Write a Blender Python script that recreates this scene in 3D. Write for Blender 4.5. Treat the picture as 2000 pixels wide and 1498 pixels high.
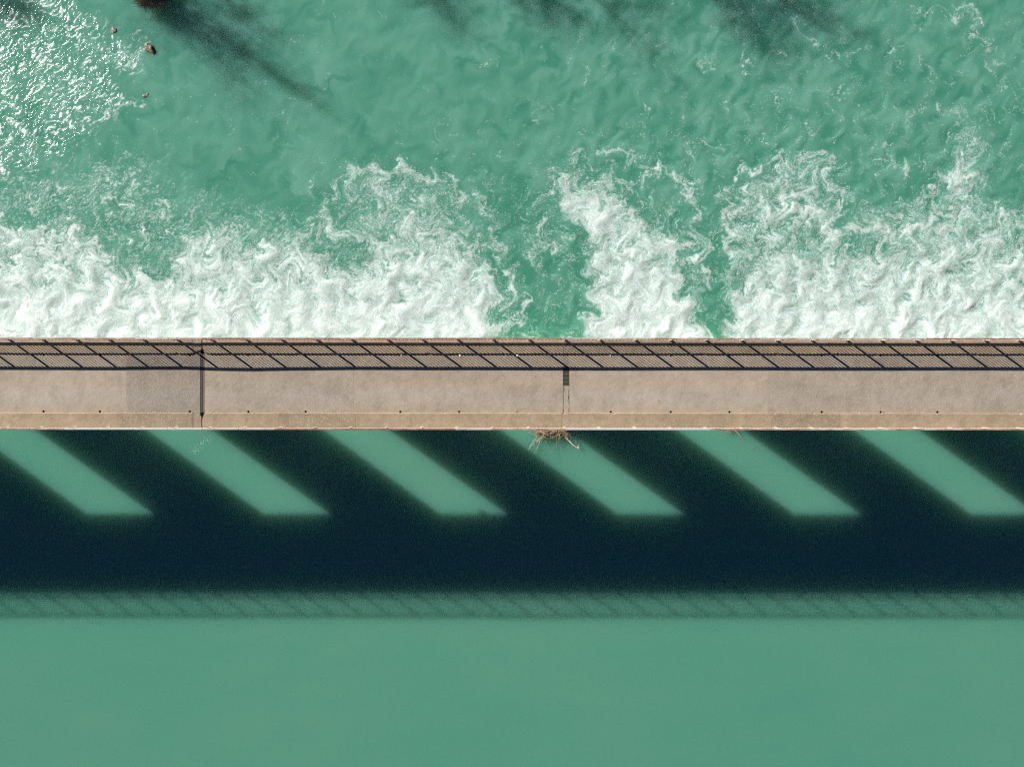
import bpy, bmesh, math, random
import numpy as np
from mathutils import Vector, Matrix, Quaternion
for o in list(bpy.data.objects): bpy.data.objects.remove(o)
scene = bpy.context.scene
COL = scene.collection

# ------------------------------------------------------------ camera, sky, sun, exposure
CAM_H = 40.0                       # metres above the road surface (z = 0)
FPX = 1333.0                       # focal length in photograph pixels (24 mm on a 36 mm frame)
cam = bpy.data.cameras.new('camera'); cam.lens = 23.99; cam.sensor_width = 36; cam.clip_end = 3000; cam.clip_start = .5
cam_o = bpy.data.objects.new('camera', cam); COL.objects.link(cam_o)
cam_o.location = (0, 0, CAM_H); cam_o.rotation_euler = (0, 0, .0007)
scene.camera = cam_o

SUN = Vector((2.2, -1.57, -1.0)).normalized()      # direction the light travels
elev = math.asin(-SUN.z); azim = math.atan2(-SUN.x, -SUN.y)
world = bpy.data.worlds.new('World'); scene.world = world; world.use_nodes = True
wn = world.node_tree; bg = wn.nodes['Background']
sky = wn.nodes.new('ShaderNodeTexSky'); sky.sky_type = 'NISHITA'; sky.sun_disc = False
sky.sun_elevation = elev; sky.sun_rotation = azim % (2*math.pi)
sky.air_density = .30; sky.dust_density = 0; sky.ozone_density = 3.0; sky.altitude = 600
wn.links.new(sky.outputs[0], bg.inputs[0]); bg.inputs[1].default_value = .05
sun = bpy.data.lights.new('sun', 'SUN'); sun.energy = 5.0; sun.angle = math.radians(.53); sun.color = (1, .96, .88)
sun_o = bpy.data.objects.new('sun', sun); COL.objects.link(sun_o)
sun_o.rotation_euler = SUN.to_track_quat('-Z', 'Y').to_euler(); sun_o.location = (-60, 45, 60)
scene.view_settings.view_transform = 'Standard'; scene.view_settings.look = 'None'
scene.view_settings.gamma = 1; scene.view_settings.use_curve_mapping = False
scene.view_settings.exposure = 1.0
scene.cycles.pixel_filter_type = 'BLACKMAN_HARRIS'; scene.cycles.filter_width = 1.25; scene.cycles.use_denoising = False; scene.cycles.sampling_pattern = 'BLUE_NOISE'; scene.cycles.use_adaptive_sampling = False

Z_UP, Z_DN = -7.6, -8.5            # water levels above and below the weir
S_UP = FPX/(CAM_H-Z_UP); S_DN = FPX/(CAM_H-Z_DN); S_RD = FPX/CAM_H
def px(x, y, z):
    """photograph pixel -> world point at height z (the camera looks straight down)"""
    s = FPX/(CAM_H-z); return Vector(((x-1000)/s, (749-y)/s, z))

# ------------------------------------------------------------ helpers
def tag(o, label=None, cat=None, group=None, kind=None):
    if label: o['label'] = label
    if cat: o['category'] = cat
    if group: o['group'] = group
    if kind: o['kind'] = kind
    return o
def empty(name, loc=(0, 0, 0), rz=0):
    o = bpy.data.objects.new(name, None); COL.objects.link(o); o.location = loc; o.rotation_euler.z = rz; o.empty_display_size = .3
    return o
def link(name, me, mat, parent=None, smooth_=False):
    o = bpy.data.objects.new(name, me); COL.objects.link(o)
    if mat: me.materials.append(mat)
    if parent: o.parent = parent
    if smooth_:
        me.polygons.foreach_set('use_smooth', [True]*len(me.polygons))
    return o
def from_bm(name, bm, mat, parent=None, smooth_=False):
    me = bpy.data.meshes.new(name); bmesh.ops.recalc_face_normals(bm, faces=bm.faces); bm.to_mesh(me); bm.free()
    return link(name, me, mat, parent, smooth_)
def box(bm, x0, x1, y0, y1, z0, z1):
    v = [bm.verts.new((x, y, z)) for z in (z0, z1) for y in (y0, y1) for x in (x0, x1)]
    for f in ((0, 2, 3, 1), (4, 5, 7, 6), (0, 1, 5, 4), (2, 6, 7, 3), (0, 4, 6, 2), (1, 3, 7, 5)):
        bm.faces.new([v[i] for i in f])
    return v
def tube(bm, pts, rad, n=6, cap=True):
    """tapered tube through pts"""
    rings = []
    for i, p in enumerate(pts):
        p = Vector(p); d = (Vector(pts[min(i+1, len(pts)-1)])-Vector(pts[max(i-1, 0)]))
        if d.length < 1e-6: d = Vector((0, 0, 1))
        q = d.to_track_quat('Z', 'X')
        rings.append([bm.verts.new(p+q @ Vector((math.cos(a)*rad[i], math.sin(a)*rad[i], 0))) for a in [k*2*math.pi/n for k in range(n)]])
    for a, b in zip(rings[:-1], rings[1:]):
        for k in range(n): bm.faces.new((a[k], a[(k+1) % n], b[(k+1) % n], b[k]))
    if cap:
        bm.faces.new(rings[0][::-1]); bm.faces.new(rings[-1])
class NT:
    """small node-tree builder"""
    def __init__(s, name, rough=.8):
        s.m = bpy.data.materials.new(name); s.m.use_nodes = True; s.t = s.m.node_tree
        s.b = s.t.nodes['Principled BSDF']; s.b.inputs['Roughness'].default_value = rough
    def n(s, typ, **kw):
        nd = s.t.nodes.new(typ)
        for k, v in kw.items():
            if k in nd.inputs.keys():
                if hasattr(v, 'is_output') or isinstance(v, bpy.types.NodeSocket): s.t.links.new(v, nd.inputs[k])
                else: nd.inputs[k].default_value = v
            else: setattr(nd, k, v)
        return nd
    def geo(s):
        if not hasattr(s, '_g'): s._g = s.t.nodes.new('ShaderNodeNewGeometry').outputs['Position']
        return s._g
    def co(s):
        if not hasattr(s, '_c'): s._c = s.t.nodes.new('ShaderNodeTexCoord').outputs['Object']
        return s._c
    def mapp(s, scale=(1, 1, 1), rot=0, src=None):
        m = s.t.nodes.new('ShaderNodeMapping'); m.inputs['Scale'].default_value = scale; m.inputs['Rotation'].default_value = (0, 0, rot)
        s.t.links.new(src or s.co(), m.inputs[0]); return m.outputs[0]
    def noise(s, scale, detail=4, rough=.55, vec=None, dist=0):
        nd = s.t.nodes.new('ShaderNodeTexNoise'); nd.inputs['Scale'].default_value = scale; nd.inputs['Detail'].default_value = detail
        nd.inputs['Roughness'].default_value = rough; nd.inputs['Distortion'].default_value = dist
        s.t.links.new(vec or s.co(), nd.inputs['Vector']); return nd.outputs['Fac']
    def ramp(s, fac, *stops, interp='LINEAR'):
        nd = s.t.nodes.new('ShaderNodeValToRGB'); cr = nd.color_ramp; cr.interpolation = interp
        while len(cr.elements) < len(stops): cr.elements.new(.5)
        for e, (p, c) in zip(cr.elements, stops):
            e.position = p; e.color = (c, c, c, 1) if isinstance(c, (int, float)) else (*c, 1)
        s.t.links.new(fac, nd.inputs[0]); return nd.outputs[0]
    def mix(s, fac, a, b, blend='MIX'):
        nd = s.t.nodes.new('ShaderNodeMix'); nd.data_type = 'RGBA'; nd.blend_type = blend
        for sock, v in ((nd.inputs[0], fac), (nd.inputs[6], a), (nd.inputs[7], b)):
            if isinstance(v, bpy.types.NodeSocket): s.t.links.new(v, sock)
            elif isinstance(v, (int, float)): sock.default_value = v if sock == nd.inputs[0] else (v, v, v, 1)
            else: sock.default_value = (*v, 1)
        return nd.outputs[2]
    def math(s, op, a, b=0., c=None):
        nd = s.t.nodes.new('ShaderNodeMath'); nd.operation = op
        for i, v in enumerate((a, b) if c is None else (a, b, c)):
            if isinstance(v, bpy.types.NodeSocket): s.t.links.new(v, nd.inputs[i])
            else: nd.inputs[i].default_value = v
        return nd.outputs[0]
    def sep(s, v):
        nd = s.t.nodes.new('ShaderNodeSeparateXYZ'); s.t.links.new(v, nd.inputs[0]); return nd.outputs
    def attr(s, name):
        nd = s.t.nodes.new('ShaderNodeAttribute'); nd.attribute_name = name; return nd.outputs['Fac']
    def bump(s, h, dist=.02, strength=1., prev=None):
        nd = s.t.nodes.new('ShaderNodeBump'); nd.inputs['Distance'].default_value = dist
        if isinstance(strength, bpy.types.NodeSocket): s.t.links.new(strength, nd.inputs['Strength'])
        else: nd.inputs['Strength'].default_value = strength
        s.t.links.new(h, nd.inputs['Height'])
        if prev: s.t.links.new(prev, nd.inputs['Normal'])
        return nd.outputs[0]
    def out(s, col=None, rough=None, nrm=None, **kw):
        for v, k in ((col, 'Base Color'), (rough, 'Roughness'), (nrm, 'Normal')):
            if v is None: continue
            if isinstance(v, bpy.types.NodeSocket): s.t.links.new(v, s.b.inputs[k])
            elif isinstance(v, (int, float)): s.b.inputs[k].default_value = v
            else: s.b.inputs[k].default_value = (*v, 1)
        for k, v in kw.items():
            s.b.inputs[k.replace('_', ' ')].default_value = v
        return s.m

# ------------------------------------------------------------ foam and waves of the tailwater (numpy, one cell = one photograph pixel)
# raster of the tailwater, 1 cell = 1 photograph pixel on the water plane
X0, Y0, NX, NY = -140, -120, 2304, 864
def noise_set(seed):
    return np.random.default_rng(seed)
def fnoise(seed, sx, sy=None, pw=2.0):
    """band-limited gaussian noise, feature size sx,sy cells, unit variance"""
    sy = sy or sx
    r = np.random.default_rng(seed).standard_normal((NY, NX))
    fx = np.fft.rfftfreq(NX)[None, :]; fy = np.fft.fftfreq(NY)[:, None]
    q = (fx*sx)**2+(fy*sy)**2
    g = q*np.exp(-q*pw)
    n = np.fft.irfft2(np.fft.rfft2(r)*g, s=(NY, NX))
    return n/n.std()
def blur(a, s):
    fx = np.fft.rfftfreq(NX)[None, :]; fy = np.fft.fftfreq(NY)[:, None]
    return np.fft.irfft2(np.fft.rfft2(a)*np.exp(-2*(np.pi*s)**2*(fx**2+fy**2)), s=(NY, NX))
GY, GX = np.mgrid[0:NY, 0:NX].astype(float)
def samp(a, x, y):
    x = np.clip(x, 0, NX-1.001); y = np.clip(y, 0, NY-1.001)
    i = x.astype(np.int32); j = y.astype(np.int32); u = x-i; v = y-j
    return (a[j, i]*(1-u)+a[j, i+1]*u)*(1-v)+(a[j+1, i]*(1-u)+a[j+1, i+1]*u)*v
def smooth(a, lo, hi):
    t = np.clip((a-lo)/(hi-lo), 0, 1); return t*t*(3-2*t)
def curl(seed, s, amp, steps, px, py):
    n = fnoise(seed, s)
    vy, vx = np.gradient(n)
    k = amp/np.sqrt((vx**2+vy**2).mean())/steps
    ux, uy = vy*k, -vx*k
    for _ in range(steps):
        a = samp(ux, px, py); b = samp(uy, px, py)
        px = px+a; py = py+b
    return px, py
def stroke(pts, w, x=GX, y=GY):
    """soft distance field of a polyline given in photograph pixels"""
    d = np.full(x.shape, 1e9)
    for (x0, y0), (x1, y1) in zip(pts[:-1], pts[1:]):
        x0 -= X0; x1 -= X0; y0 -= Y0; y1 -= Y0
        lo, hi = int(max(0, min(x0, x1)-3*w)), int(min(NX, max(x0, x1)+3*w))
        a, b = int(max(0, min(y0, y1)-3*w)), int(min(NY, max(y0, y1)+3*w))
        if lo >= hi or a >= b: continue
        dx, dy = x1-x0, y1-y0
        gx, gy = x[a:b, lo:hi], y[a:b, lo:hi]
        t = np.clip(((gx-x0)*dx+(gy-y0)*dy)/(dx*dx+dy*dy+1e-9), 0, 1)
        d[a:b, lo:hi] = np.minimum(d[a:b, lo:hi], (gx-x0-t*dx)**2+(gy-y0-t*dy)**2)
    return np.exp(-d/(w*w))
def poly(pts, soft):
    x = GX+X0; y = GY+Y0; ins = np.zeros(x.shape, bool)
    for (x0, y0), (x1, y1) in zip(pts, pts[1:]+pts[:1]):
        if y0 == y1: continue
        c = (y > min(y0, y1)) & (y <= max(y0, y1))
        ins ^= c & (x < x0+(y-y0)*(x1-x0)/(y1-y0))
    return np.clip(blur(ins.astype(float), soft), 0, 1)
DENSE = [
 ([(-140,370),(0,390),(50,440),(90,425),(130,405),(180,420),(215,475),(260,525),(300,530),(332,510),(345,445),(400,410),(450,440),(490,475),(520,445),(560,425),(610,455),(640,475),(700,530),(735,470),(760,405),(800,370),(850,395),(890,430),(940,470),(975,530),(995,590),(975,640),(965,720),(965,740),(-140,740)],10,1.0),
 ([(-140,668),(2160,668),(2160,740),(-140,740)],4,1.0),
 ([(1145,740),(1140,640),(1150,590),(1140,540),(1145,480),(1120,430),(1085,385),(1075,365),(1120,335),(1150,350),(1200,350),(1215,375),(1255,420),(1300,440),(1350,465),(1345,500),(1330,540),(1360,590),(1385,640),(1390,740)],7,1.05),
 ([(1410,740),(1405,640),(1420,600),(1410,560),(1440,510),(1480,460),(1520,430),(1560,440),(1600,500),(1620,460),(1640,420),(1650,440),(1640,490),(1700,460),(1745,470),(1790,455),(1810,420),(1850,380),(1860,330),(1895,320),(1900,380),(1935,430),(2000,450),(2160,440),(2160,740)],10,.95),
]
MEDIUM = [
 ([(120,430),(300,380),(520,400),(760,420),(760,580),(500,560),(330,590),(200,560)],22,.40),
 ([(-140,-120),(90,-120),(170,20),(200,60),(290,100),(275,130),(215,150),(260,200),(190,240),(140,290),(60,330),(-140,360)],14,.30),
 ([(-140,330),(90,330),(260,300),(330,330),(300,400),(380,380),(480,400),(560,430),(660,440),(700,520),(500,520),(330,470),(250,500),(200,440),(-140,440)],26,.45),
 ([(640,420),(640,360),(700,310),(760,310),(850,340),(900,370),(960,450),(930,500),(800,470),(720,520)],22,.5),
 ([(1010,480),(1060,460),(1120,420),(1150,500),(1130,540),(1060,520),(1000,540)],14,.42),
 ([(1240,400),(1340,440),(1390,500),(1390,640),(1330,560)],12,.5),
 ([(1405,480),(1415,380),(1500,320),(1590,290),(1640,370),(1660,480),(1600,540),(1430,560)],16,.58),
 ([(1650,440),(1700,380),(1790,380),(1850,300),(1900,250),(1930,330),(1960,420),(2060,400),(2160,380),(2160,470),(1650,520)],20,.55),
]
STROKES = [
 ([(1072,385),(1078,345),(1120,308),(1150,315),(1200,345)],9,.6),
 ([(1110,340),(1100,370),(1120,400),(1170,440)],22,.5),
 ([(1180,350),(1210,345),(1230,368)],9,.5),
 ([(1175,285),(1205,300),(1240,315),(1270,322),(1258,365)],6,.75),
 ([(1270,318),(1310,345),(1335,350),(1345,400),(1360,430),(1378,470),(1382,520),(1375,560)],5,.7),
 ([(1355,470),(1365,480),(1362,505)],6,.6),
 ([(1020,585),(1033,600),(1030,625),(1000,642),(975,652)],4,.8),
 ([(975,480),(985,520),(1000,560),(1002,600),(995,630)],7,.6),
 ([(1045,440),(1060,470),(1080,490)],6,.6),
 ([(625,460),(632,410),(660,350),(705,330),(760,330),(800,342),(850,345),(885,355),(900,375)],7,.65),
 ([(640,440),(690,460),(740,490),(730,530),(735,580)],9,.6),
 ([(745,350),(760,390),(750,430)],8,.55),
 ([(880,360),(905,390),(950,400),(960,430),(975,470),(930,490)],9,.5),
 ([(1408,560),(1430,500),(1420,430),(1412,390),(1440,345),(1500,315),(1545,312)],6,.6),
 ([(1570,310),(1590,290),(1610,320),(1630,360),(1640,400),(1628,440),(1622,530)],8,.7),
 ([(1440,410),(1500,410),(1540,390),(1580,375)],7,.6),
 ([(1500,420),(1560,410),(1590,420)],6,.6),
 ([(1625,465),(1660,455),(1700,440),(1725,460),(1790,450),(1820,420)],6,.7),
 ([(1730,460),(1722,500),(1740,540)],6,.6),
 ([(1870,270),(1900,255),(1905,290),(1880,320),(1870,360)],12,.6),
 ([(1845,420),(1850,470),(1838,530)],6,.5),
 ([(1940,450),(1960,430),(2000,400),(2050,390)],8,.6),
 ([(1555,50),(1590,85),(1620,108),(1660,108),(1692,100)],4,.62),
 ([(1880,10),(1905,30),(1900,55),(1915,60)],9,.6),
 ([(1850,30),(1885,35)],5,.6),([(1800,8),(1850,22),(1890,35)],3,.6),
 ([(1915,75),(1925,95)],7,.5),([(1780,230),(1800,215)],7,.6),([(1850,200),(1870,235),(1890,230)],9,.5),
 ([(1470,80),(1480,85)],5,.6),([(1505,112),(1512,118)],5,.6),([(1450,60),(1450,90),(1440,110)],3,.55),
 ([(1540,5),(1542,18)],9,.6),([(1600,180),(1630,185),(1640,170)],5,.5),
 ([(1735,285),(1745,300),(1730,320),(1760,330),(1770,345)],4,.6),
 ([(1360,282),(1400,278)],5,.6),([(1480,203),(1495,205)],4,.6),([(1630,215),(1636,225)],4,.6),
 ([(1925,110),(1945,150),(1960,180)],4,.45),([(1940,90),(1970,150)],3,.45),
 ([(270,85),(255,60),(205,55)],12,.3),([(230,110),(280,118),(262,140),(250,142)],12,.55),
 ([(190,235),(230,220),(262,200)],6,.8),([(240,205),(268,200)],6,.6),
 ([(1600,250),(1560,270),(1570,300)],5,.35),([(830,180),(850,220),(900,260)],8,.25),
 ([(1040,210),(1060,180),(1055,240)],6,.3),([(370,50),(400,80)],10,.2),([(620,60),(640,120)],12,.2),
 ([(1100,300),(1180,250),(1260,260),(1330,250)],10,.25),
]
def build():
    fy = GY+Y0; fx = GX+X0
    px, py = GX.copy(), GY.copy()
    px, py = curl(11, 60, 11, 6, px, py)
    px, py = curl(12, 30, 3, 4, px, py)
    jx, jy = fnoise(15, 7)*1.1+fnoise(17, 14)*2.0, fnoise(16, 7)*1.1+fnoise(18, 14)*2.0
    px, py = px+jx, py+jy
    qx, qy = px.copy(), py.copy()           # warp for the macro mask
    px, py = curl(13, 80, 24, 8, px, py)
    px, py = curl(14, 40, 4, 4, px, py)
    M0 = np.clip(poly(MEDIUM[1][0], 12)+.42*poly(MEDIUM[2][0], 30), 0, 1)
    M = np.zeros((NY, NX))
    for p, s, w in MEDIUM: M = np.maximum(M, w*poly(p, s))
    for p, s, w in DENSE:
        pm = poly(p, s*2.1); M = np.maximum(M, w*pm*(((.63) if w > 1.01 else .57)+.16*smooth(blur(pm, 30), .5, 1.)+(.22 if w > 1.01 else .30)*smooth(fy, 440, 670)))
    right = smooth(fx, 850, 1500)
    M = np.maximum(M, .155*right+.03+.08*smooth(fy, 120, 350)*smooth(fx, 500, 900))
    M = np.maximum(M, .30*smooth(fy, 200, 420)*smooth(fx, 480, 640))
    S = np.zeros((NY, NX))
    for p, w, k in STROKES: S = np.maximum(S, k*stroke(p, w*1.15))
    M = samp(M, qx, qy); S = samp(S, qx, qy)
    v = np.clip(M+S*.6*(1-M*.5), 0, 1.15)
    hole = samp(fnoise(31, 60, 80, 1.0), qx, qy)
    mid = samp(fnoise(32, 22, 30, 1.0), px, py)
    brk = samp(fnoise(34, 30, 30, 1.0), qx, qy)
    fine = fnoise(33, 2.6); fine2 = samp(fnoise(35, 5.0), px, py)
    # filaments: zero lines of band-limited noises carried by the flow
    L = np.zeros((NY, NX)); R = []
    for i, (sd, sx, sy, wd, k) in enumerate([(21, 54, 96, .055, 1.), (22, 34, 60, .075, 1.), (23, 20, 34, .11, .95), (24, 13, 19, .15, .7), (25, 8, 10.5, .22, .36)]):
        n = samp(fnoise(sd, sx, sy, 1.2), px, py)
        m = samp(fnoise(sd+50, sx*1.8, sy*2.2, 1.2), qx, qy)
        wv = wd*(.55+1.1*np.clip(v, 0, 1))
        r = k*np.exp(-(n/wv)**2)*smooth(m*.42+v*2.4+fine2*.10, .62, 1.55)
        R.append(r); L = 1-(1-L)*(1-r)
    L *= np.clip(.88+.14*fine+.1*fine2, 0, 1.15)
    # waves: riffle chop running to the upper right, smaller ripple, broad swell
    def rot_noise(seed, sl, sw, ang):
        r = np.random.default_rng(seed).standard_normal((NY, NX))
        kx = np.fft.rfftfreq(NX)[None, :]; ky = np.fft.fftfreq(NY)[:, None]
        u = (kx*math.cos(ang)+ky*math.sin(ang))*sl; w = (-kx*math.sin(ang)+ky*math.cos(ang))*sw
        q = u*u+w*w; n = np.fft.irfft2(np.fft.rfft2(r)*q*np.exp(-q*1.5), s=(NY, NX)); return n/n.std()
    hx, hy = GX+.5*(qx-GX), GY+.5*(qy-GY)
    w1 = samp(rot_noise(61, 30, 9, -.65), hx, hy); w2 = samp(rot_noise(62, 13, 4.5, -.65), hx, hy); w3 = samp(fnoise(63, 70, 50, 1.), px*.5+GX*.5, py*.5+GY*.5)
    rip = samp(rot_noise(69, 60, 24, -.95), hx, hy)
    cloud = samp(fnoise(64, 210, 150, 1.), px, py)
    rif = samp(M0, qx, qy)
    sx_, sy_ = GX+.35*(qx-GX), GY+.35*(qy-GY)
    st1 = samp(rot_noise(65, 24, 6.5, -.62), sx_, sy_); st2 = samp(rot_noise(66, 10, 4, -.62), sx_, sy_)
    streak = np.clip(smooth(st1+.6*st2+.45*samp(fnoise(67, 60, 60), qx, qy), 1.15, 2.1)*rif, 0, 1)  # whitecap streaks that also paint sun glitter into the foam colour
    speck = smooth(samp(rot_noise(68, 5.5, 3.2, -.9), qx, qy)+.5*brk, 2.5, 3.3)*(.10+.90*smooth(-fx, -1000, -300))*smooth(v, .9, .3)  # sparse sun sparkles painted as white dots, mixed into the foam
    # soft aerated water under and between the filaments
    dens = v*2.1-1.0+hole*.17+mid*.12+brk*.14
    soft = smooth(dens, -.1, 1.3)
    soft = soft*(.50+.11*mid+.06*hole+.02*fine+.24*smooth(fy, 540, 665))
    # ragged speckled fringe
    fr = smooth(v*1.7-.60+fine*.12+fine2*.16+mid*.14+brk*.16, .36, .95)*.28
    foam = 1-(1-np.clip(soft, 0, 1))*(1-np.clip(L, 0, 1)*.85)*(1-fr)*(1-.85*streak)*(1-.8*speck)
    return dict(foam=np.clip(foam, 0, 1), M=M, S=S, v=v, soft=soft, L=L, R=R, mid=mid, hole=hole, w1=w1, w2=w2, w3=w3, cloud=cloud, rip=rip, rif=rif)

# ------------------------------------------------------------ water materials
def sss(t, scale):
    t.b.subsurface_method = 'BURLEY'; t.b.inputs['Subsurface Weight'].default_value = 1.0
    t.b.inputs['Subsurface Radius'].default_value = (.95, 1.0, .72); t.b.inputs['Subsurface Scale'].default_value = scale
def mat_tailwater():
    t = NT('turbulent_water'); P = t.geo()
    foam, tint, chop, aer = t.attr('foam'), t.attr('tint'), t.attr('chop'), t.attr('aerated')
    n1 = t.noise(9, 3, .6, P); n2 = t.noise(28, 2, .6, P)
    col = t.mix(tint, (.055, .235, .160), (.135, .345, .262))
    col = t.mix(t.math('MULTIPLY', aer, .85), col, (.10, .42, .23))
    f = t.math('MULTIPLY_ADD', t.math('SUBTRACT', n2, .5), .28, foam)
    f = t.math('MULTIPLY_ADD', t.math('SUBTRACT', n1, .5), .22, f)
    edge = t.math('MULTIPLY', t.math('MULTIPLY', foam, t.math('SUBTRACT', 1., foam)), 4.)
    f = t.mix(edge, foam, f)
    f = t.ramp(f, (.02, 0.), (1., 1.))
    col = t.mix(f, col, t.mix(n1, (.72, .81, .79), (.81, .88, .86)))
    rough = t.math('MULTIPLY_ADD', f, .5, .09)
    b1 = t.bump(t.noise(2.3, 3, .6, t.mapp((1, 1.0, 1), .5, P)), .22, t.math('MULTIPLY', chop, .2))
    b2 = t.bump(t.noise(9, 3, .65, t.mapp((.6, 1.3, 1), .6, P)), .022, chop, b1)
    b3 = t.bump(t.math('MULTIPLY_ADD', n2, .4, n1), .05, t.math('MULTIPLY_ADD', f, .55, 0.), b2)
    sss(t, 1.); t.t.links.new(t.math('MULTIPLY_ADD', t.math('SUBTRACT', 1., f), 3.0, .15), t.b.inputs['Subsurface Scale']); return t.out(col, rough, b3, IOR=1.33)
def mat_calm():
    t = NT('calm_turquoise_water'); P = t.geo()
    n = t.noise(.035, 3, .55, P); m = t.noise(.5, 3, .5, t.mapp((.5, 1.2, 1), .2, P))
    col = t.mix(t.math('MULTIPLY_ADD', m, .25, t.math('MULTIPLY', n, .75)), (.052, .252, .178), (.128, .298, .212))
    b = t.bump(t.noise(3.0, 3, .5, t.mapp((.7, 1.4, 1), .3, P)), .006, .5)
    sss(t, 2.4); return t.out(col, .12, b, IOR=1.33)

# ------------------------------------------------------------ tailwater mesh
def axis(lo, hi, step, far_lo, far_hi, grow=1.12, cap=60):
    a = list(np.arange(lo, hi+step*.5, step)); s = step; v = lo; L = []
    while v > far_lo: s = min(s*grow, cap); v -= s; L.append(v)
    s = step; v = a[-1]; R = []
    while v < far_hi: s = min(s*grow, cap); v += s; R.append(v)
    return np.array(L[::-1]+a+R)
def grid_mesh(name, xs, ys, z, mat, attrs=None):
    """xs, ys world coordinates (ys increasing), z array [len(ys), len(xs)]"""
    nx, ny = len(xs), len(ys); me = bpy.data.meshes.new(name)
    co = np.empty((ny, nx, 3), np.float32); co[..., 0] = xs[None, :]; co[..., 1] = ys[:, None]; co[..., 2] = z
    idx = np.arange(nx*ny, dtype=np.int32).reshape(ny, nx)
    q = np.stack([idx[:-1, :-1], idx[:-1, 1:], idx[1:, 1:], idx[1:, :-1]], -1).reshape(-1)
    nf = (nx-1)*(ny-1)
    me.vertices.add(nx*ny); me.vertices.foreach_set('co', co.reshape(-1))
    me.loops.add(nf*4); me.loops.foreach_set('vertex_index', q)
    me.polygons.add(nf); me.polygons.foreach_set('loop_start', np.arange(0, nf*4, 4, dtype=np.int32))
    me.update(calc_edges=True); me.polygons.foreach_set('use_smooth', np.ones(nf, bool))
    for k, a in (attrs or {}).items():
        at = me.attributes.new(k, 'FLOAT', 'POINT'); at.data.foreach_set('value', a.astype(np.float32).reshape(-1))
    return link(name, me, mat)
def tailwater():
    D = build()
    ax = axis(-60, 2060, 1.5, -3500, 5500); ay = axis(-20, 716, 1.5, -1300, 716)
    gx, gy = np.meshgrid(ax, ay)
    rx = np.abs(gx-X0); rx = (NX-1)-np.abs((NX-1)-rx % (2*(NX-1)))
    ry = np.abs(gy-Y0)
    S = lambda a: samp(a, rx, ry)
    v = S(D['v']); hole, mid, L, soft = S(D['hole']), S(D['mid']), S(D['L']), S(D['soft'])
    foam = S(D['foam'])
    R0, R1 = S(D['R'][0]), S(D['R'][1])
    fx = gx; fy = gy
    # chop: strongest upper left where the riffle comes in
    rif = S(D['rif'])
    w1 = S(D['w1']); w2 = S(D['w2']); w3 = S(D['w3'])
    turb = .35+.65*smooth(fy, 150, 420)+.25*smooth(fx, 900, 1500)
    vc = np.clip(v, 0, 1)**1.5
    h = .034*vc*S(blur(D['hole'], 5))+.007*vc*S(blur(D['mid'], 2.))+vc*(.022*S(blur(D['R'][0], 3))+.018*S(blur(D['R'][1], 2.2))+.012*S(blur(D['R'][2], 1.4)))+.010*S(blur(D['L'], 1.2))*vc
    h += rif*(.0078*w1+.0036*w2)+turb*(.009*S(D['rip'])*smooth(fx, 400, 1200)+.008*w3+.0003*w2)
    chop = np.clip(.035+.8*rif+.10*smooth(-fx, -1400, -200)+.25*v, 0, 1.2)
    tint = np.clip(.50+.08*w3+.15*S(D['cloud'])+.19*S(D['rip'])*(.3+.7*smooth(fx, 700, 1400))-.35*smooth(fy, 230, 560)*(1-v)+.10*smooth(-fx, -900, -300), 0, 1)  # the ripple term paints light and dark wave shading into the water colour
    aer = (smooth(fy, 560, 700)*.5+.6*smooth(fy, 630, 668))*(.65+.3*mid)*(1-.5*soft)+.35*np.clip(v, 0, 1)*smooth(hole, .2, 1.6)
    return grid_mesh('rapids_water', (ax-1000)/S_DN, ((749-ay)/S_DN)[::-1], Z_DN+h[::-1], mat_tailwater(),
                     dict(foam=foam[::-1], tint=tint[::-1], chop=chop[::-1], aerated=np.clip(aer, 0, 1)[::-1]))
rapids = tag(tailwater(), kind='structure')

# upstream pool, its surface bending down over the weir crest
def pool():
    ys = np.concatenate([np.arange(-260, -4, 4.), np.arange(-4, .3, .5), np.array([.3, .55, .75, .9, 1.02, 1.12, 1.20])])
    zz = np.concatenate([np.zeros(len(ys)-7), np.array([0, -.02, -.07, -.17, -.36, -.66, -1.05])])+Z_UP
    xs = np.arange(-260, 261, 4.)
    return grid_mesh('calm_water', xs, ys, np.repeat(zz[:, None], len(xs), 1), mat_calm())
tag(pool(), kind='structure')

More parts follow.
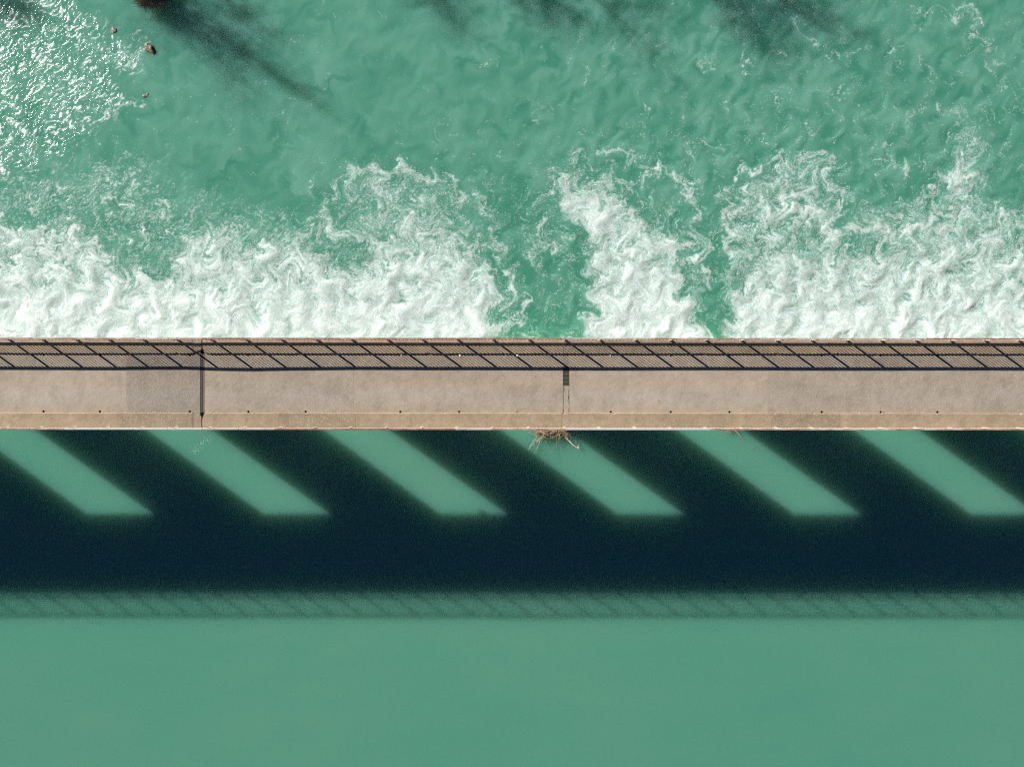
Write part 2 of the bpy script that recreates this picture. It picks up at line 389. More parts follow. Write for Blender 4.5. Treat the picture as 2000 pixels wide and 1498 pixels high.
# ------------------------------------------------------------ concrete and metal
def concrete(name, a, b, grey, coarse=.3, pebbles=0., seed=0.):
    t = NT(name, .9); P = t.geo()
    big = t.noise(.45, 4, .6, t.mapp((.5, 1.4, 1), seed, P)); med = t.noise(3.2, 6, .65, t.mapp((1, 1.2, 1), seed*2, P)); fine = t.noise(13, 4, .75, P)
    stain = t.noise(1.1, 5, .7, t.mapp((1, .8, 1), seed*3, P))
    col = t.mix(t.ramp(med, (.3, 0.), (.7, 1.)), a, b)
    sep = t.sep(P)
    # wheel-worn greyer strip along the middle of the lane, browner silt beside the kerb
    y = t.math('ADD', sep[1], t.math('MULTIPLY_ADD', big, .9, -.45))
    mid = t.ramp(t.math('MULTIPLY_ADD', y, .25, .5), (.12, 0.), (.25, 1.), (.36, .9), (.56, 0.))
    col = t.mix(t.math('MULTIPLY', mid, .75), col, grey)
    col = t.mix(t.ramp(big, (.42, 0.), (.75, .55)), col, tuple(x*.80 for x in a))
    col = t.mix(t.ramp(stain, (.48, 0.), (.66, .5)), col, tuple(x*.72 for x in a))
    col = t.mix(t.ramp(stain, (.30, .45), (.44, 0.)), col, tuple(min(1, x*1.12) for x in b))
    # grain, pits and exposed stones
    col = t.mix(t.math('MULTIPLY', t.ramp(fine, (.30, 1.), (.46, 0.)), coarse), col, tuple(x*.42 for x in a))
    col = t.mix(t.math('MULTIPLY', t.ramp(fine, (.56, 0.), (.70, 1.)), coarse), col, tuple(min(1, x*1.45) for x in b))
    vor = t.n('ShaderNodeTexVoronoi', Scale=2.1); t.t.links.new(P, vor.inputs['Vector'])
    col = t.mix(t.ramp(vor.outputs['Distance'], (.045, .8), (.075, 0.)), col, (.10, .075, .055))
    if pebbles:
        v2 = t.n('ShaderNodeTexVoronoi', Scale=8.); t.t.links.new(P, v2.inputs['Vector'])
        sel = t.math('MULTIPLY', t.ramp(v2.outputs['Distance'], (.20, 1.), (.34, 0.)), t.ramp(t.noise(5, 2, .6, P), (.42, 0.), (.56, pebbles)))
        col = t.mix(sel, col, (.50, .44, .33))
    bp = t.bump(t.math('MULTIPLY_ADD', fine, .6, med), .012+.02*coarse, .7)
    return t.out(col, .92, bp)
M_ROAD = concrete('road_concrete', (.355, .285, .212), (.44, .36, .268), (.42, .366, .308), .42)
M_ROAD2 = concrete('road_concrete_pale', (.375, .305, .23), (.455, .374, .282), (.435, .38, .322), .32, 0, 1.3)
M_PATCH = concrete('road_concrete_rough', (.275, .228, .178), (.35, .292, .232), (.32, .283, .247), .85, .3, .7)
M_ROUGH = concrete('road_concrete_worn', (.34, .276, .21), (.42, .348, .27), (.39, .345, .30), .6, .15, 2.1)
M_KERB = concrete('kerb_concrete', (.315, .236, .155), (.41, .312, .212), (.37, .28, .195), .45, .25, 3.)
M_KERB2 = concrete('kerb_concrete_stony', (.275, .208, .138), (.345, .265, .18), (.31, .235, .16), .6, .7, 4.)
M_PIER = concrete('pier_concrete', (.22, .20, .17), (.30, .27, .23), (.26, .24, .21), .4)
M_JOINT = NT('steel_joint_strip', .45).out((.17, .16, .19), .45, Metallic=.3)
M_JBROWN = NT('rusty_brown_strip', .7); M_JBROWN = M_JBROWN.out(M_JBROWN.mix(M_JBROWN.noise(3, 5), (.10, .065, .04), (.22, .16, .115)), .8)
M_RUBBER = NT('black_rubber_gap', .8).out((.015, .014, .016), .9)
M_DRAIN = NT('drain_pipe_lining', .7).out((.035, .03, .026), .8)
M_GRATE = NT('cast_iron_grate', .6); M_GRATE = M_GRATE.out(M_GRATE.mix(M_GRATE.noise(9, 4), (.07, .065, .045), (.13, .12, .085)), .7)
def paint(name, base, under, lo, hi, sx=.5):
    t = NT(name, .55); P = t.geo()
    f = t.noise(3.5, 5, .7, t.mapp((sx, 3, 3), 0, P))
    col = t.mix(t.ramp(f, (lo, 0.), (hi, 1.)), base, under)
    col = t.mix(t.ramp(t.noise(14, 3, .6, P), (.6, 0.), (.75, .5)), col, (.62, .52, .45))
    return t.out(col, .55)
RAIL = [paint('red_oxide_rail', (.27, .105, .065), (.46, .30, .22), .46, .64),
        paint('red_oxide_rail_chalky', (.30, .15, .10), (.50, .41, .35), .42, .58),
        paint('faded_white_rail', (.52, .45, .40), (.34, .19, .13), .50, .62),
        paint('grey_white_rail', (.50, .49, .50), (.56, .52, .48), .45, .65)]
M_WHITE = paint('white_railing_paint', (.60, .52, .45), (.33, .17, .11), .58, .68)
M_BAR = paint('white_bar_paint', (.62, .55, .48), (.30, .17, .12), .60, .70)

# ------------------------------------------------------------ the bridge
bridge = tag(empty('bridge', (0, 0, 0)), 'long straight concrete road bridge crossing the green river on thin piers', 'bridge')
YT, YB = 2.62, -2.67               # deck edges, downstream and upstream
KT, KB = 1.725, -1.725             # inner faces of the kerbs
KH = .078
XL, XR = -70.0, 52.0
def rx(p): return (p-1000)/S_RD
DRAINS = [85, 195, 371, 485, 597, 782, 897, 1010, 1193, 1310, 1425, 1605, 1720, 1831]
def deck_panel(p0, p1, mat, top=0.):
    x0, x1 = (p0 if p0 == XL else rx(p0)), (p1 if p1 > 40 and p1 < 60 else rx(p1))
    prof = [(YB, 0), (YT, 0), (YT, -.14), (1.95, -.36), (-2.0, -.36), (YB, -.14)]
    # strips in y so that drain holes can be cut as octagons in the strips that carry them
    R = .068; ys_h = (1.655, -1.66)
    holes = [(rx(d), y) for d in DRAINS for y in ys_h if x0+.1 < rx(d) < x1-.1]
    bm = bmesh.new()
    for zl, flip in ((0., False), (-.36, True)):
        def face(pts):
            vs = [bm.verts.new((a, b, zl+top if zl == 0 else zl)) for a, b in pts]
            bm.faces.new(vs[::-1] if flip else vs)
        hw = .12; lo, hi = (YB, YT) if zl == 0 else (-2.0, 1.95)
        cuts = [lo, ys_h[1]-hw, ys_h[1]+hw, ys_h[0]-hw, ys_h[0]+hw, hi]
        for i, (a, b) in enumerate(zip(cuts[:-1], cuts[1:])):
            if i in (0, 2, 4): face([(x0, a), (x1, a), (x1, b), (x0, b)]); continue
            yc = ys_h[1] if i == 1 else ys_h[0]; cx = x0
            for hx, hy in sorted(h for h in holes if h[1] == yc):
                face([(cx, a), (hx-hw, a), (hx-hw, b), (cx, b)]); cx = hx+hw
                n = 16; ang = [k*2*math.pi/n-3*math.pi/4 for k in range(n+1)]
                def sq(t_):
                    c, s_ = math.cos(t_), math.sin(t_); m = max(abs(c), abs(s_)); return (hx+hw*c/m, hy+hw*s_/m)
                for k in range(n):
                    face([sq(ang[k]), sq(ang[k+1]), (hx+R*math.cos(ang[k+1]), hy+R*math.sin(ang[k+1])), (hx+R*math.cos(ang[k]), hy+R*math.sin(ang[k]))])
            face([(cx, a), (x1, a), (x1, b), (cx, b)])
    def q(*pts): bm.faces.new([bm.verts.new(p) for p in pts])
    q((x0, YT, top), (x1, YT, top), (x1, YT, -.14), (x0, YT, -.14)); q((x0, YT, -.14), (x1, YT, -.14), (x1, 1.95, -.36), (x0, 1.95, -.36))
    q((x0, YB, -.14), (x1, YB, -.14), (x1, YB, top), (x0, YB, top)); q((x0, -2.0, -.36), (x1, -2.0, -.36), (x1, YB, -.14), (x0, YB, -.14))
    for x in (x0, x1):
        bm.faces.new([bm.verts.new((x, y, top if z == 0 else z)) for y, z in prof])
    bmesh.ops.remove_doubles(bm, verts=bm.verts, dist=.0005)
    me = bpy.data.meshes.new('deck_slab'); bm.to_mesh(me); bm.free()
    return link('deck_slab', me, mat, bridge)
G = .10                              # half gap in pixels between slabs
for a, b, m, tp in ((XL, 247-G, M_ROAD2, 0), (247+G, 391, M_PATCH, .006), (399.5, 690-G, M_ROUGH, 0), (690+G, 1099.5, M_ROAD, 0), (1112, 1500-G, M_ROAD2, 0), (1500+G, XR, M_ROUGH, 0)):
    deck_panel(a, b, m, tp)
bm = bmesh.new(); bmesh.ops.create_icosphere(bm, subdivisions=2, radius=.08); bmesh.ops.scale(bm, vec=(1, .9, .35), verts=bm.verts); bmesh.ops.translate(bm, vec=(rx(1010), -1.655, -.02), verts=bm.verts)
from_bm('drain_plug', bm, M_KERB2, bridge)
for d in DRAINS:
    for y in (1.655, -1.66):
        bm = bmesh.new(); n = 16
        for z0, z1, r0, r1 in ((-.010, -.47, .0675, .0675), ):
            a = [bm.verts.new((rx(d)+r0*math.cos(k*2*math.pi/n), y+r0*math.sin(k*2*math.pi/n), z0)) for k in range(n)]
            b = [bm.verts.new((rx(d)+r1*math.cos(k*2*math.pi/n), y+r1*math.sin(k*2*math.pi/n), z1)) for k in range(n)]
            for k in range(n): bm.faces.new((a[k], a[(k+1) % n], b[(k+1) % n], b[k]))
        from_bm('drain_pipe', bm, M_DRAIN, bridge)
def kerb(p0, p1, side, mat, round0=False, broken1=False, seed=1):
    """raised kerb strip with a worn arris, side +1 downstream / -1 upstream"""
    rnd = random.Random(seed)
    x0, x1 = (p0 if p0 == XL else rx(p0)), (p1 if p1 > 40 and p1 < 60 else rx(p1))
    yi, yo = (KT, YT) if side > 0 else (KB, YB)
    n = max(2, int((x1-x0)/.09)); bm = bmesh.new(); prev = None; s = side; dd = 0
    for i in range(n+1):
        x = x0+(x1-x0)*i/n; dd = dd*.85+rnd.uniform(-.004, .004); c = .030+rnd.uniform(-.003, .004)
        inn = yi+dd; zt = KH
        if round0 and x-x0 < .34: inn += s*(.34-math.sqrt(max(0, .34**2-(.34-(x-x0))**2)))
        if broken1 and x1-x < .5:
            k = (x1-x)/.5; inn += s*(.20*(1-k)**.6+rnd.uniform(-.02, .03)); zt = KH-.015
        if rnd.random() < .02: inn += s*.03; c += .02
        row = [bm.verts.new(p) for p in ((x, inn, .003), (x, inn+s*.004, zt-c), (x, inn+s*c*1.1, zt), (x, yo-s*.02, zt), (x, yo, zt-.02), (x, yo, .003))]
        if prev:
            for k in range(5):
                f = (prev[k], row[k], row[k+1], prev[k+1]); bm.faces.new(f if s > 0 else f[::-1])
        else: bm.faces.new(row)
        prev = row
    bm.faces.new(prev[::-1])
    return from_bm('kerb', bm, mat, bridge)
for k_, (a, b, m, r0, br) in enumerate(((XL, 240, M_KERB, 0, 0), (240.3, 394.0, M_KERB2, 0, 1), (396.0, 545, M_KERB, 1, 0), (545.2, 695, M_KERB2, 0, 0), (695.3, 1097, M_KERB, 0, 0), (1097.6, 1506, M_KERB, 0, 0), (1506.3, 1640, M_KERB2, 0, 0), (1640.2, XR, M_KERB, 0, 0))):
    kerb(a, b, -1, m, r0, br, 10+k_)
for k_, (a, b, m, r0, br) in enumerate(((XL, 245, M_KERB, 0, 0), (245.3, 393.8, M_KERB2, 0, 1), (396.2, 690, M_KERB, 1, 0), (690.3, 1100, M_KERB, 0, 0), (1100.6, 1500, M_KERB2, 0, 0), (1500.3, XR, M_KERB, 0, 0))):
    kerb(a, b, 1, m, r0, br, 30+k_)
# expansion joint left of the middle: rubber gap, steel strips, rusty strip
jt = bmesh.new(); box(jt, rx(391), rx(399.5), YB+.05, YT-.05, -.34, -.05); from_bm('joint_trough', jt, M_RUBBER, bridge)
jt = bmesh.new(); box(jt, rx(392.3), rx(393.0), KB, KT, -.05, .006); box(jt, rx(393.8), rx(395.2), KB, KT, -.05, .010); from_bm('joint_strip', jt, M_JOINT, bridge)
jt = bmesh.new(); box(jt, rx(395.6), rx(399.1), KB+.0, KT, -.05, -.004); from_bm('joint_strip', jt, M_JBROWN, bridge)
# second joint: grate and rough filler
jt = bmesh.new()
y0, y1 = (749-752)/S_RD, (749-716)/S_RD; y = y0
while y < y1:
    box(jt, rx(1100.3), rx(1111.2), y, y+.045, -.05, -.006); y += .078
box(jt, rx(1100.0), rx(1111.6), y0, y1, -.16, -.06)
from_bm('joint_grate', jt, M_GRATE, bridge)
rnd = random.Random(5); jt = bmesh.new()
xs_ = np.linspace(rx(1100.6), rx(1111.4), 9); ys_ = np.linspace(KB, y0-.03, 40)
gv = [[jt.verts.new((x+rnd.uniform(-.01, .01), y, -.005+rnd.uniform(-.004, .002)-(.03 if (i in (0, 8) and rnd.random() < .4) else 0))) for i, x in enumerate(xs_)] for y in ys_]
for a, b in zip(gv[:-1], gv[1:]):
    for i in range(8): jt.faces.new((a[i], a[i+1], b[i+1], b[i]))
o_ = from_bm('joint_filler', jt, M_PATCH, bridge)
o_.data.materials[0] = M_ROAD
jt = bmesh.new(); box(jt, rx(1099.5), rx(1112), y1+.0, KT, -.3, -.003); from_bm('joint_filler', jt, M_ROUGH, bridge)
jt = bmesh.new(); box(jt, rx(1099.4), rx(1112.1), KB-.02, KT+.02, -.36, -.17); from_bm('joint_trough', jt, M_RUBBER, bridge)
# piers
for c in [-1777, -1366, -955, -544, -133, 278, 690, 1101, 1512, 1923, 2334]:
    X = rx(c); w = .64; bm = bmesh.new()
    ys0, ys1 = -2.44, 2.57
    pl = [(-w, ys0+.25), (-w*.7, ys0+.08), (0, ys0), (w*.7, ys0+.08), (w, ys0+.25), (w, ys1-.25), (w*.7, ys1-.08), (0, ys1), (-w*.7, ys1-.08), (-w, ys1-.25)]
    lo = [bm.verts.new((X+a*1.1, b*1.02, -13.0)) for a, b in pl]; hi = [bm.verts.new((X+a, b, -.362)) for a, b in pl]
    for k in range(len(pl)): bm.faces.new((lo[k], lo[(k+1) % 10], hi[(k+1) % 10], hi[k]))
    bm.faces.new(hi); from_bm('pier', bm, M_PIER, bridge)
# weir between the piers
weir = bmesh.new()
pr = [(-.4, -12.5), (-.4, -8.1), (-.1, -7.75), (.35, -7.66), (.62, -7.74), (.85, -8.0), (1.0, -8.4), (1.3, -9.2), (2.2, -9.6), (2.2, -12.5)]
a = [weir.verts.new((XL, y, z)) for y, z in pr]; b = [weir.verts.new((XR, y, z)) for y, z in pr]
for k in range(len(pr)-1): weir.faces.new((a[k], a[k+1], b[k+1], b[k]))
weir.faces.new(a); weir.faces.new(b)
tag(from_bm('weir', weir, M_PIER), 'low rounded concrete weir sill under the bridge holding back the calm pool', 'weir')

# ------------------------------------------------------------ railings
POSTS = [21, 87, 153, 217, 284, 350, 417, 485, 554, 622.5, 691, 761, 829.5, 898, 967, 1037, 1107, 1175, 1244, 1313, 1382, 1451, 1520, 1588.5, 1657, 1724, 1792, 1859.5, 1927, 1993]
PX = [(p-3.5-1000)/33.4 for p in POSTS]
while PX[0] > XL+2.2: PX.insert(0, PX[0]-2.0)
while PX[-1] < XR-2.2: PX.append(PX[-1]+2.02)
def sag(x):
    p = x*33.4+1000
    return .045*math.exp(-((p-395)/75)**2)-.022*math.exp(-((p-640)/70)**2)-.018*math.exp(-((p-255)/50)**2)+.006*math.sin(p*.013)
def railing(name, Y, shift, seed, label):
    rnd = random.Random(seed); root = tag(empty(name, (0, Y, KH)), label, 'railing', )
    s = 1 if Y > 0 else -1; xs = [x+shift for x in PX]
    bay_mat = []; m = rnd.choice(RAIL)
    for i, x in enumerate(xs):
        bm = bmesh.new(); z = 1.04+sag(x); j = rnd.uniform(-.006, .006)
        box(bm, x-.062, x+.062, -.04+j, .04+j, 0, z-.087); box(bm, x-.10, x+.10, -.062+j*.3, .062, 0, .014)
        from_bm('post', bm, M_WHITE if rnd.random() < .7 else RAIL[2], root)
    for i, (a, b) in enumerate(zip(xs[:-1], xs[1:])):
        if rnd.random() < .45: m = rnd.choice(RAIL if s < 0 else RAIL[:3])
        pp = a*33.4+1000
        if s < 0: m = RAIL[3] if 120 < pp < 380 else RAIL[3] if 1100 < pp < 1200 or 1250 < pp < 1330 else m
        if s < 0 and (380 < pp < 1040 or pp > 1360) and m is RAIL[3]: m = RAIL[1]
        if s > 0 and (450 < pp < 1000) : m = RAIL[0]
        if s > 0 and 1085 < pp < 1150: m = RAIL[2]
        za, zb = 1.04+sag(a), 1.04+sag(b); g = .006
        bm = bmesh.new(); vs = box(bm, a+g, b-g, -.048, .048, 0, 1)
        for v in vs:
            e = za if v.co.x < (a+b)/2 else zb
            v.co.z = e if v.co.z > .5 else e-.085
            v.co.y += .006*math.sin(v.co.x*3.1+seed)
        bmesh.ops.bevel(bm, geom=bm.edges[:], offset=.008, segments=1, affect='EDGES')
        from_bm('top_rail', bm, m, root)
        bm = bmesh.new(); box(bm, a+.063, b-.063, -.022, .022, .120, .215)
        from_bm('bottom_rail', bm, M_WHITE, root)
        bm = bmesh.new(); nb = 8; x0 = a+.055; w = (b-a-.11)
        for k in range(nb):
            x = x0+w*(k+1)/(nb+1)+rnd.uniform(-.006, .006)
            z1 = za+(zb-za)*(x-a)/(b-a)-.086; tilt = rnd.uniform(-.012, .012)
            vs = box(bm, x-.019, x+.019, -.011, .011, .216, z1)
            for v in vs:
                if v.co.z > .5: v.co.x += tilt
        from_bm('baluster_panel', bm, M_BAR, root)
    return root
railing('railing', 2.55, 0, 3, 'red and white steel railing beside the foaming water, its barred shadow on the road')
railing('railing', -2.60, -.05, 8, 'worn red and white steel railing on the kerb beside the calm dark pool')

# ------------------------------------------------------------ driftwood caught against the upstream side
M_WOOD = NT('bleached_driftwood', .85); M_WOOD = M_WOOD.out(M_WOOD.mix(M_WOOD.noise(6, 4), (.36, .22, .12), (.60, .44, .30)), .85)
M_TWIG = NT('orange_brown_twigs', .9); M_TWIG = M_TWIG.out(M_TWIG.mix(M_TWIG.noise(4, 4), (.17, .095, .05), (.50, .34, .22)), .9)
M_PALE = NT('pale_stripped_branch', .8); M_PALE = M_PALE.out(M_PALE.mix(M_PALE.noise(8, 3), (.58, .44, .36), (.74, .62, .52)), .8)
def wander(rnd, p, d, L, n, curl_=.25, up=0.):
    pts = [Vector(p)]; d = Vector(d).normalized()
    for i in range(n):
        d = (d+Vector((rnd.uniform(-1, 1), rnd.uniform(-1, 1), rnd.uniform(-.6, .6)+up))*curl_).normalized()
        pts.append(pts[-1]+d*L/n)
    return pts
def forked(bm, rnd, p, d, L, r, depth=2, n=5, curl_=.22, up=0., side=3):
    pts = wander(rnd, p, d, L, n, curl_, up); rad = [r*(1-.8*i/n) for i in range(n+1)]
    tube(bm, pts, rad, 5 if r > .02 else 3)
    if depth <= 0: return
    for _ in range(side):
        k = rnd.randint(1, n-1); q = (pts[k+1]-pts[k]).normalized()
        dd = (q+Vector((rnd.uniform(-1, 1), rnd.uniform(-1, 1), rnd.uniform(-.5, .7)))*.8).normalized()
        forked(bm, rnd, pts[k], dd, L*rnd.uniform(.3, .6), rad[k]*.6, depth-1, n, curl_, up, side)
rnd = random.Random(21); c = px(1066, 846, Z_UP); c.z = Z_UP
pile = tag(empty('driftwood_pile', c), 'tangled orange brown pile of driftwood twigs caught against the bridge in the calm water', 'driftwood')
bm = bmesh.new()
for _ in range(230):
    p = Vector((rnd.choice((rnd.gauss(-.05, .36), rnd.uniform(.1, 1.3))), rnd.gauss(.08, .20), rnd.uniform(0, .3)))
    a = rnd.uniform(-math.pi, math.pi)
    forked(bm, rnd, p, (math.cos(a), math.sin(a)*.7, rnd.uniform(-.1, .25)), rnd.uniform(.12, .5), rnd.uniform(.010, .028), 1, 4, .45, 0, 2)
from_bm('twigs', bm, M_TWIG, pile)
bm = bmesh.new()
for _ in range(55):
    p = Vector((rnd.uniform(-.7, 1.9), rnd.uniform(-.12, .5), rnd.uniform(.0, .3)))
    forked(bm, rnd, p, (rnd.uniform(-1, 1), rnd.uniform(-.3, .3), .1), rnd.uniform(.4, 1.1), rnd.uniform(.012, .03), 1, 4, .3, 0, 2)
for q in [(-1.0, -.35, -.55, -.9), (-.6, -.5, -.25, -.9), (-.1, -.6, .35, -1.2), (-.45, -.55, -.7, -.6), (.9, -.5, .8, -.8), (-.9, -.3, -.8, .1)]:
    forked(bm, rnd, (q[0]*.6, q[1]*.5, .08), (q[2], q[3], .0), rnd.uniform(.9, 1.7), .016, 1, 6, .18, 0, 3)
from_bm('branches', bm, M_WOOD, pile)
bm = bmesh.new()                     # tall limbs standing out of the tangle under the deck
for q in ((.7, 1.0, .5, .2, 1.9), (1.2, .8, .35, -.1, 1.5), (1.7, 1.0, -.2, .1, 1.7), (.1, 1.0, .2, .1, 1.2)):
    forked(bm, rnd, (q[0], q[1], -.2), (q[2], q[3], 1.2), q[4], .05, 2, 6, .16, .1, 4)
from_bm('limbs', bm, M_WOOD, pile)
c = px(1105, 856, Z_UP)
br = bmesh.new()
pts = [Vector((0, .02, .10)), Vector((.28, -.22, .14)), Vector((.52, -.46, .13)), Vector((.80, -.66, .10)), Vector((1.05, -.86, .05))]
tube(br, pts, [.055, .05, .045, .038, .022], 7); tube(br, [pts[0]+Vector((-.10, .03, 0)), pts[0]+Vector((.12, .02, .05))], [.05, .04], 6)
tube(br, [pts[3], pts[3]+Vector((.08, .12, .06)), pts[3]+Vector((.06, .25, .1))], [.03, .022, .01], 5); tube(br, [pts[3], pts[3]+Vector((.12, .02, .1))], [.02, .01], 5)
o_ = from_bm('branch', br, M_PALE); o_.location = (c.x, c.y, Z_UP-.02); tag(o_, 'single pale bare branch floating on the dark water right of the driftwood pile', 'branch')
c = px(1428, 843, Z_UP); rnd = random.Random(4); p2 = tag(empty('driftwood_pile', c), 'small clump of ochre driftwood with one dark stick poking out from under the bridge', 'driftwood')
bm = bmesh.new()
for _ in range(50):
    forked(bm, rnd, (rnd.gauss(0, .18), rnd.uniform(-.06, .5), rnd.uniform(0, .15)), (rnd.uniform(-1, 1), rnd.uniform(-.6, .6), .1), rnd.uniform(.15, .4), .016, 1, 4, .3, 0, 2)
from_bm('twigs', bm, M_TWIG, p2)
bm = bmesh.new()
for q in ((.5, 1.0, .3, .1, 1.6), (1.0, .9, .1, -.1, 1.2), (1.6, .9, .3, .1, 1.4)): forked(bm, rnd, (q[0], q[1], -.2), (q[2], q[3], 1.2), q[4], .035, 2, 6, .16, .1, 5)
tube(bm, [(.25, .1, .12), (.55, -.22, .12), (.85, -.55, .06)], [.03, .026, .016], 5)
from_bm('branches', bm, M_WOOD, p2)

# small foam flecks drifting on the pool
M_FOAM = NT('foam_flecks', .7).out((.62, .72, .66), .7)
bm = bmesh.new(); rnd = random.Random(9)
for _ in range(46):
    t_ = rnd.random(); c = px(412-36*t_+rnd.gauss(0, 4), 851+32*t_+rnd.gauss(0, 2.5), Z_UP)
    r = rnd.uniform(.008, .026); a0 = rnd.random()*6
    vs = [bm.verts.new((c.x+r*rnd.uniform(.5, 1.6)*math.cos(a0+k), c.y+r*rnd.uniform(.5, 1.5)*math.sin(a0+k), Z_UP+.008)) for k in range(6)]
    bm.faces.new(vs)
tag(from_bm('foam_flecks', bm, M_FOAM), 'thin trail of tiny foam flecks on the lit strip of calm water', 'foam', kind='stuff')

# ------------------------------------------------------------ bank, boulders, shrub and trees at the head of the tailwater
def fbm(x, y, sc, seed=0):
    return math.sin(x*sc+seed)*math.cos(y*sc*1.3-seed*2)+.5*math.sin(x*sc*2.3+1.7*seed+y*sc)+.25*math.cos(y*sc*4.1+x*sc*3.3)
tb = NT('bank_earth', .95); P_ = tb.geo()
M_BANK = tb.out(tb.mix(tb.ramp(tb.noise(.8, 6, .65, P_), (.35, 0.), (.65, 1.)), (.09, .075, .05), (.16, .15, .08)), .95, tb.bump(tb.noise(5, 5, .6, P_), .15, .8))
xs = np.arange(-130, 161, 1.6); ys = np.arange(27, 130, 1.3)
zz = np.zeros((len(ys), len(xs)))
for j, y in enumerate(ys):
    for i, x in enumerate(xs):
        sh = 31.0+.9*fbm(x, 0, .21, 1)+max(0, x-8)*.28+(max(0, -x-36)*.0)
        zz[j, i] = Z_DN-1.2+4.2*(1-math.exp(-max(0, (y-sh+1.2))/5.5))+.03*max(0, y-sh)+.18*fbm(x, y, .7, 2)*min(1, max(0, y-sh+1)/3)
tag(grid_mesh('river_bank', xs, ys, zz, M_BANK), kind='structure')
def boulder(loc, r, sq, label, mat, seed, rz=0):
    rnd = random.Random(seed); bm = bmesh.new(); bmesh.ops.create_icosphere(bm, subdivisions=4, radius=1)
    for v in bm.verts:
        n = v.co.copy(); k = 1+.14*fbm(n.x, n.y+n.z, 2.2, seed)+.05*fbm(n.x+n.z, n.y, 6, seed)
        v.co = Vector((n.x*k*r*sq[0], n.y*k*r*sq[1], n.z*k*r*sq[2]))
    o = from_bm('boulder', bm, mat, None, True); o.location = loc; o.rotation_euler.z = rz
    return tag(o, label, 'boulder', 'boulders in the riffle')
tb = NT('ochre_rock', .75); M_ROCK = tb.out(tb.mix(tb.ramp(tb.noise(3, 5, .7), (.35, 0.), (.65, 1.)), (.055, .042, .018), (.20, .145, .06)), .6, tb.bump(tb.noise(6, 5), .05, .8))
tb = NT('dark_wet_rock', .4); M_WET = tb.out(tb.mix(tb.noise(2, 5), (.03, .028, .022), (.09, .075, .05)), .35, tb.bump(tb.noise(5, 5), .05, .8))
c = px(292, 96, Z_DN); boulder((c.x, c.y, Z_DN-.04), .42, (1.25, .62, .45), 'ochre boulder breaking the surface at the tip of the white riffle', M_ROCK, 2, -.75)
c = px(284, 186, Z_DN); boulder((c.x, c.y, Z_DN-.175), .42, (1, .6, .5), 'small brown boulder barely showing below the ochre one', M_ROCK, 5, .3)
c = px(222, 60, Z_DN); boulder((c.x, c.y, Z_DN-.07), .30, (.9, 1, .4), 'small ochre rock awash among the white water left of the shrub', M_ROCK, 7, .3)
c = px(304, -10, Z_DN); boulder((c.x, c.y, Z_DN+.0), 1.2, (1.1, .75, .5), 'dark wet boulder under the reddish shrub at the shore', M_WET, 9, .2)
# shrub
M_SHRUB = NT('reddish_bare_twigs', .9); M_SHRUB = M_SHRUB.out(M_SHRUB.mix(M_SHRUB.noise(2, 4), (.18, .10, .065), (.48, .36, .28)), .9)
rnd = random.Random(31); c = px(296, 8, Z_DN+.3); sh = tag(empty('shrub', c), 'reddish brown leafless shrub growing over the water at the top edge', 'shrub')
bm = bmesh.new()
for _ in range(190):
    a = rnd.uniform(0, 2*math.pi); e = rnd.uniform(.1, 1.3)
    forked(bm, rnd, (rnd.uniform(-.5, .5), rnd.uniform(-.3, .3), 0), (math.cos(a)*1.1, math.sin(a)*.75, e), rnd.uniform(.6, 1.35), .018, 2, 5, .14, 0, 3)
from_bm('branches', bm, M_SHRUB, sh)
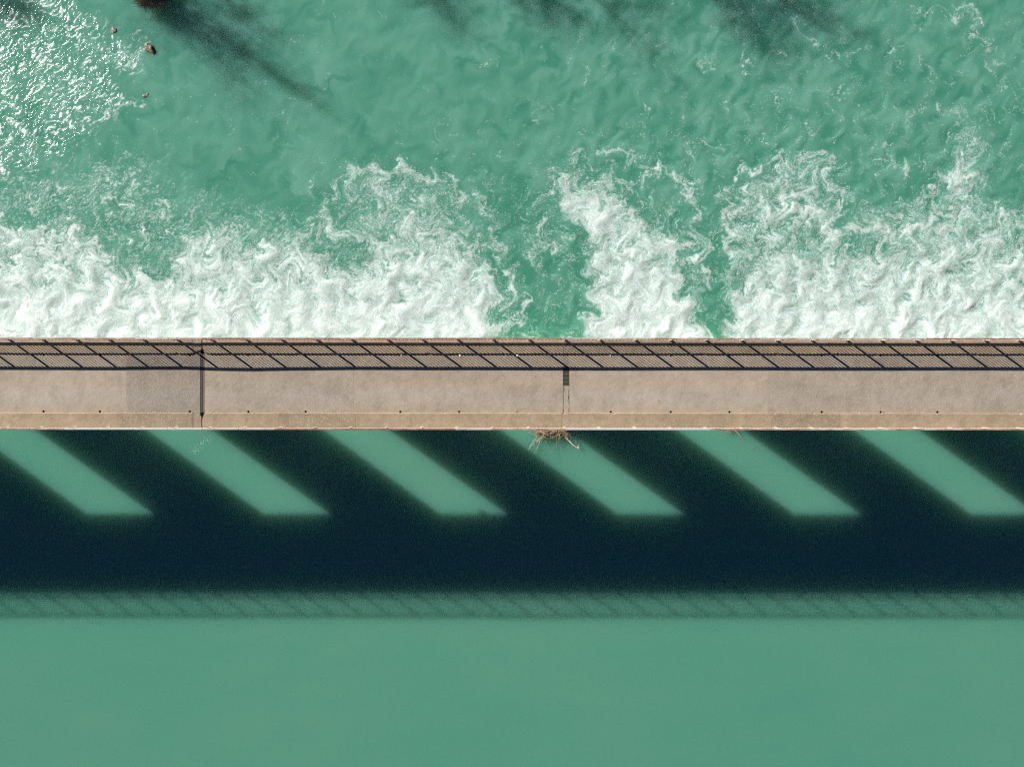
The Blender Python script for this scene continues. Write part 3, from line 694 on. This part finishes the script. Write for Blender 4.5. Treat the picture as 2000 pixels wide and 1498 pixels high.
# trees on the bank; their shadows reach the water at the top of the view
M_BARK = NT('tree_bark', .9); M_BARK = M_BARK.out(M_BARK.mix(M_BARK.noise(6, 5), (.07, .055, .04), (.16, .13, .10)), .9, M_BARK.bump(M_BARK.noise(9, 4), .05, .7))
M_LEAF = NT('tree_foliage', .8); M_LEAF = M_LEAF.out(M_LEAF.mix(M_LEAF.noise(1.5, 3, .6, M_LEAF.geo()), (.035, .06, .018), (.10, .12, .04)), .8)
def tree(loc, H, R, dens, seed, label, zc=.62):
    rnd = random.Random(seed); root = tag(empty('tree', loc), label, 'tree', 'trees on the river bank')
    bm = bmesh.new(); tr = wander(rnd, (0, 0, 0), (rnd.uniform(-.05, .05), rnd.uniform(-.05, .05), 1), H*.93, 9, .05)
    tube(bm, tr, [H*(.020 if dens > 1 else .011)*(1-.85*i/9)+.02 for i in range(10)], 9); from_bm('trunk', bm, M_BARK, root, True)
    bm = bmesh.new(); tips = []
    for _ in range(int(16+H)):
        k = rnd.uniform(.25, .97); p = tr[int(k*9)].lerp(tr[min(9, int(k*9)+1)], k*9-int(k*9)); a = rnd.uniform(0, 2*math.pi)
        L = R*rnd.uniform(.7, 1.15)*math.sqrt(max(.08, 1-((k-zc)/.45)**2))
        pts = wander(rnd, p, (math.cos(a), math.sin(a), rnd.uniform(.2, .8)), L, 6, .16, .05)
        tube(bm, pts, [H*.006*(1-.8*i/6)+.008 for i in range(7)], 5)
        for i in range(2, 7):
            tips.append(pts[i])
            q = wander(rnd, pts[i], (rnd.uniform(-1, 1), rnd.uniform(-1, 1), rnd.uniform(-.2, .8)), L*.4, 4, .2); tube(bm, q, [.018, .014, .01, .007, .004], 3); tips += [q[2], q[4]]
    from_bm('limbs', bm, M_BARK, root)
    bm = bmesh.new()
    for p in tips:
        for _ in range(int(dens)):
            c = p+Vector((rnd.gauss(0, .38), rnd.gauss(0, .38), rnd.gauss(0, .32))); s_ = rnd.uniform(.07, .15)
            q = Quaternion((rnd.gauss(0, 1), rnd.gauss(0, 1), rnd.gauss(0, 1), rnd.gauss(0, 1))).normalized()
            bm.faces.new([bm.verts.new(c+q @ Vector(v)*s_) for v in ((-1, 0, 0), (0, -.5, .1), (1, 0, 0), (0, .5, .1))])
    from_bm('crown', bm, M_LEAF, root)
def shadow_tree(tx, ty, H, R, dens, seed, label, zc=.62):
    """tree whose shadow tip falls at photograph pixel (tx, ty)"""
    t_ = px(tx, ty, Z_DN); zb = -6.3; h = zb+H-Z_DN
    tree((t_.x-2.2*h, t_.y+1.57*h, zb), H, R, dens, seed, label, zc)
shadow_tree(720, 275, 9.2, .8, 1, 1, 'slender nearly bare tree on the bank, its long thin shadow reaching furthest over the water')
shadow_tree(440, 110, 4.8, 3.2, 4, 2, 'dense bushy tree behind the reddish shrub')
shadow_tree(945, 38, 7.5, 1.8, 3, 3, 'medium leafy tree between the slender bare tree and the broad tree')
shadow_tree(1690, 98, 11.5, 3.8, 6, 4, 'tallest broad leafy tree on the bank', .7)
shadow_tree(1480, 45, 11.0, 4.0, 4, 6, 'broad leafy tree just left of the tallest one', .7)
shadow_tree(1290, 45, 10.0, 3.8, 4, 7, 'thinner leafed tree left of the two broad trees', .7)
shadow_tree(90, 60, 7.0, 1.6, 5, 8, 'small leafy tree furthest left on the bank')
shadow_tree(585, 95, 6.4, 1.0, 1, 12, 'short bare sapling on the bank behind the reddish shrub')
shadow_tree(1130, 36, 7.5, 2.6, 3, 13, 'low round leafy tree between the medium tree and the thinner leafed tree')
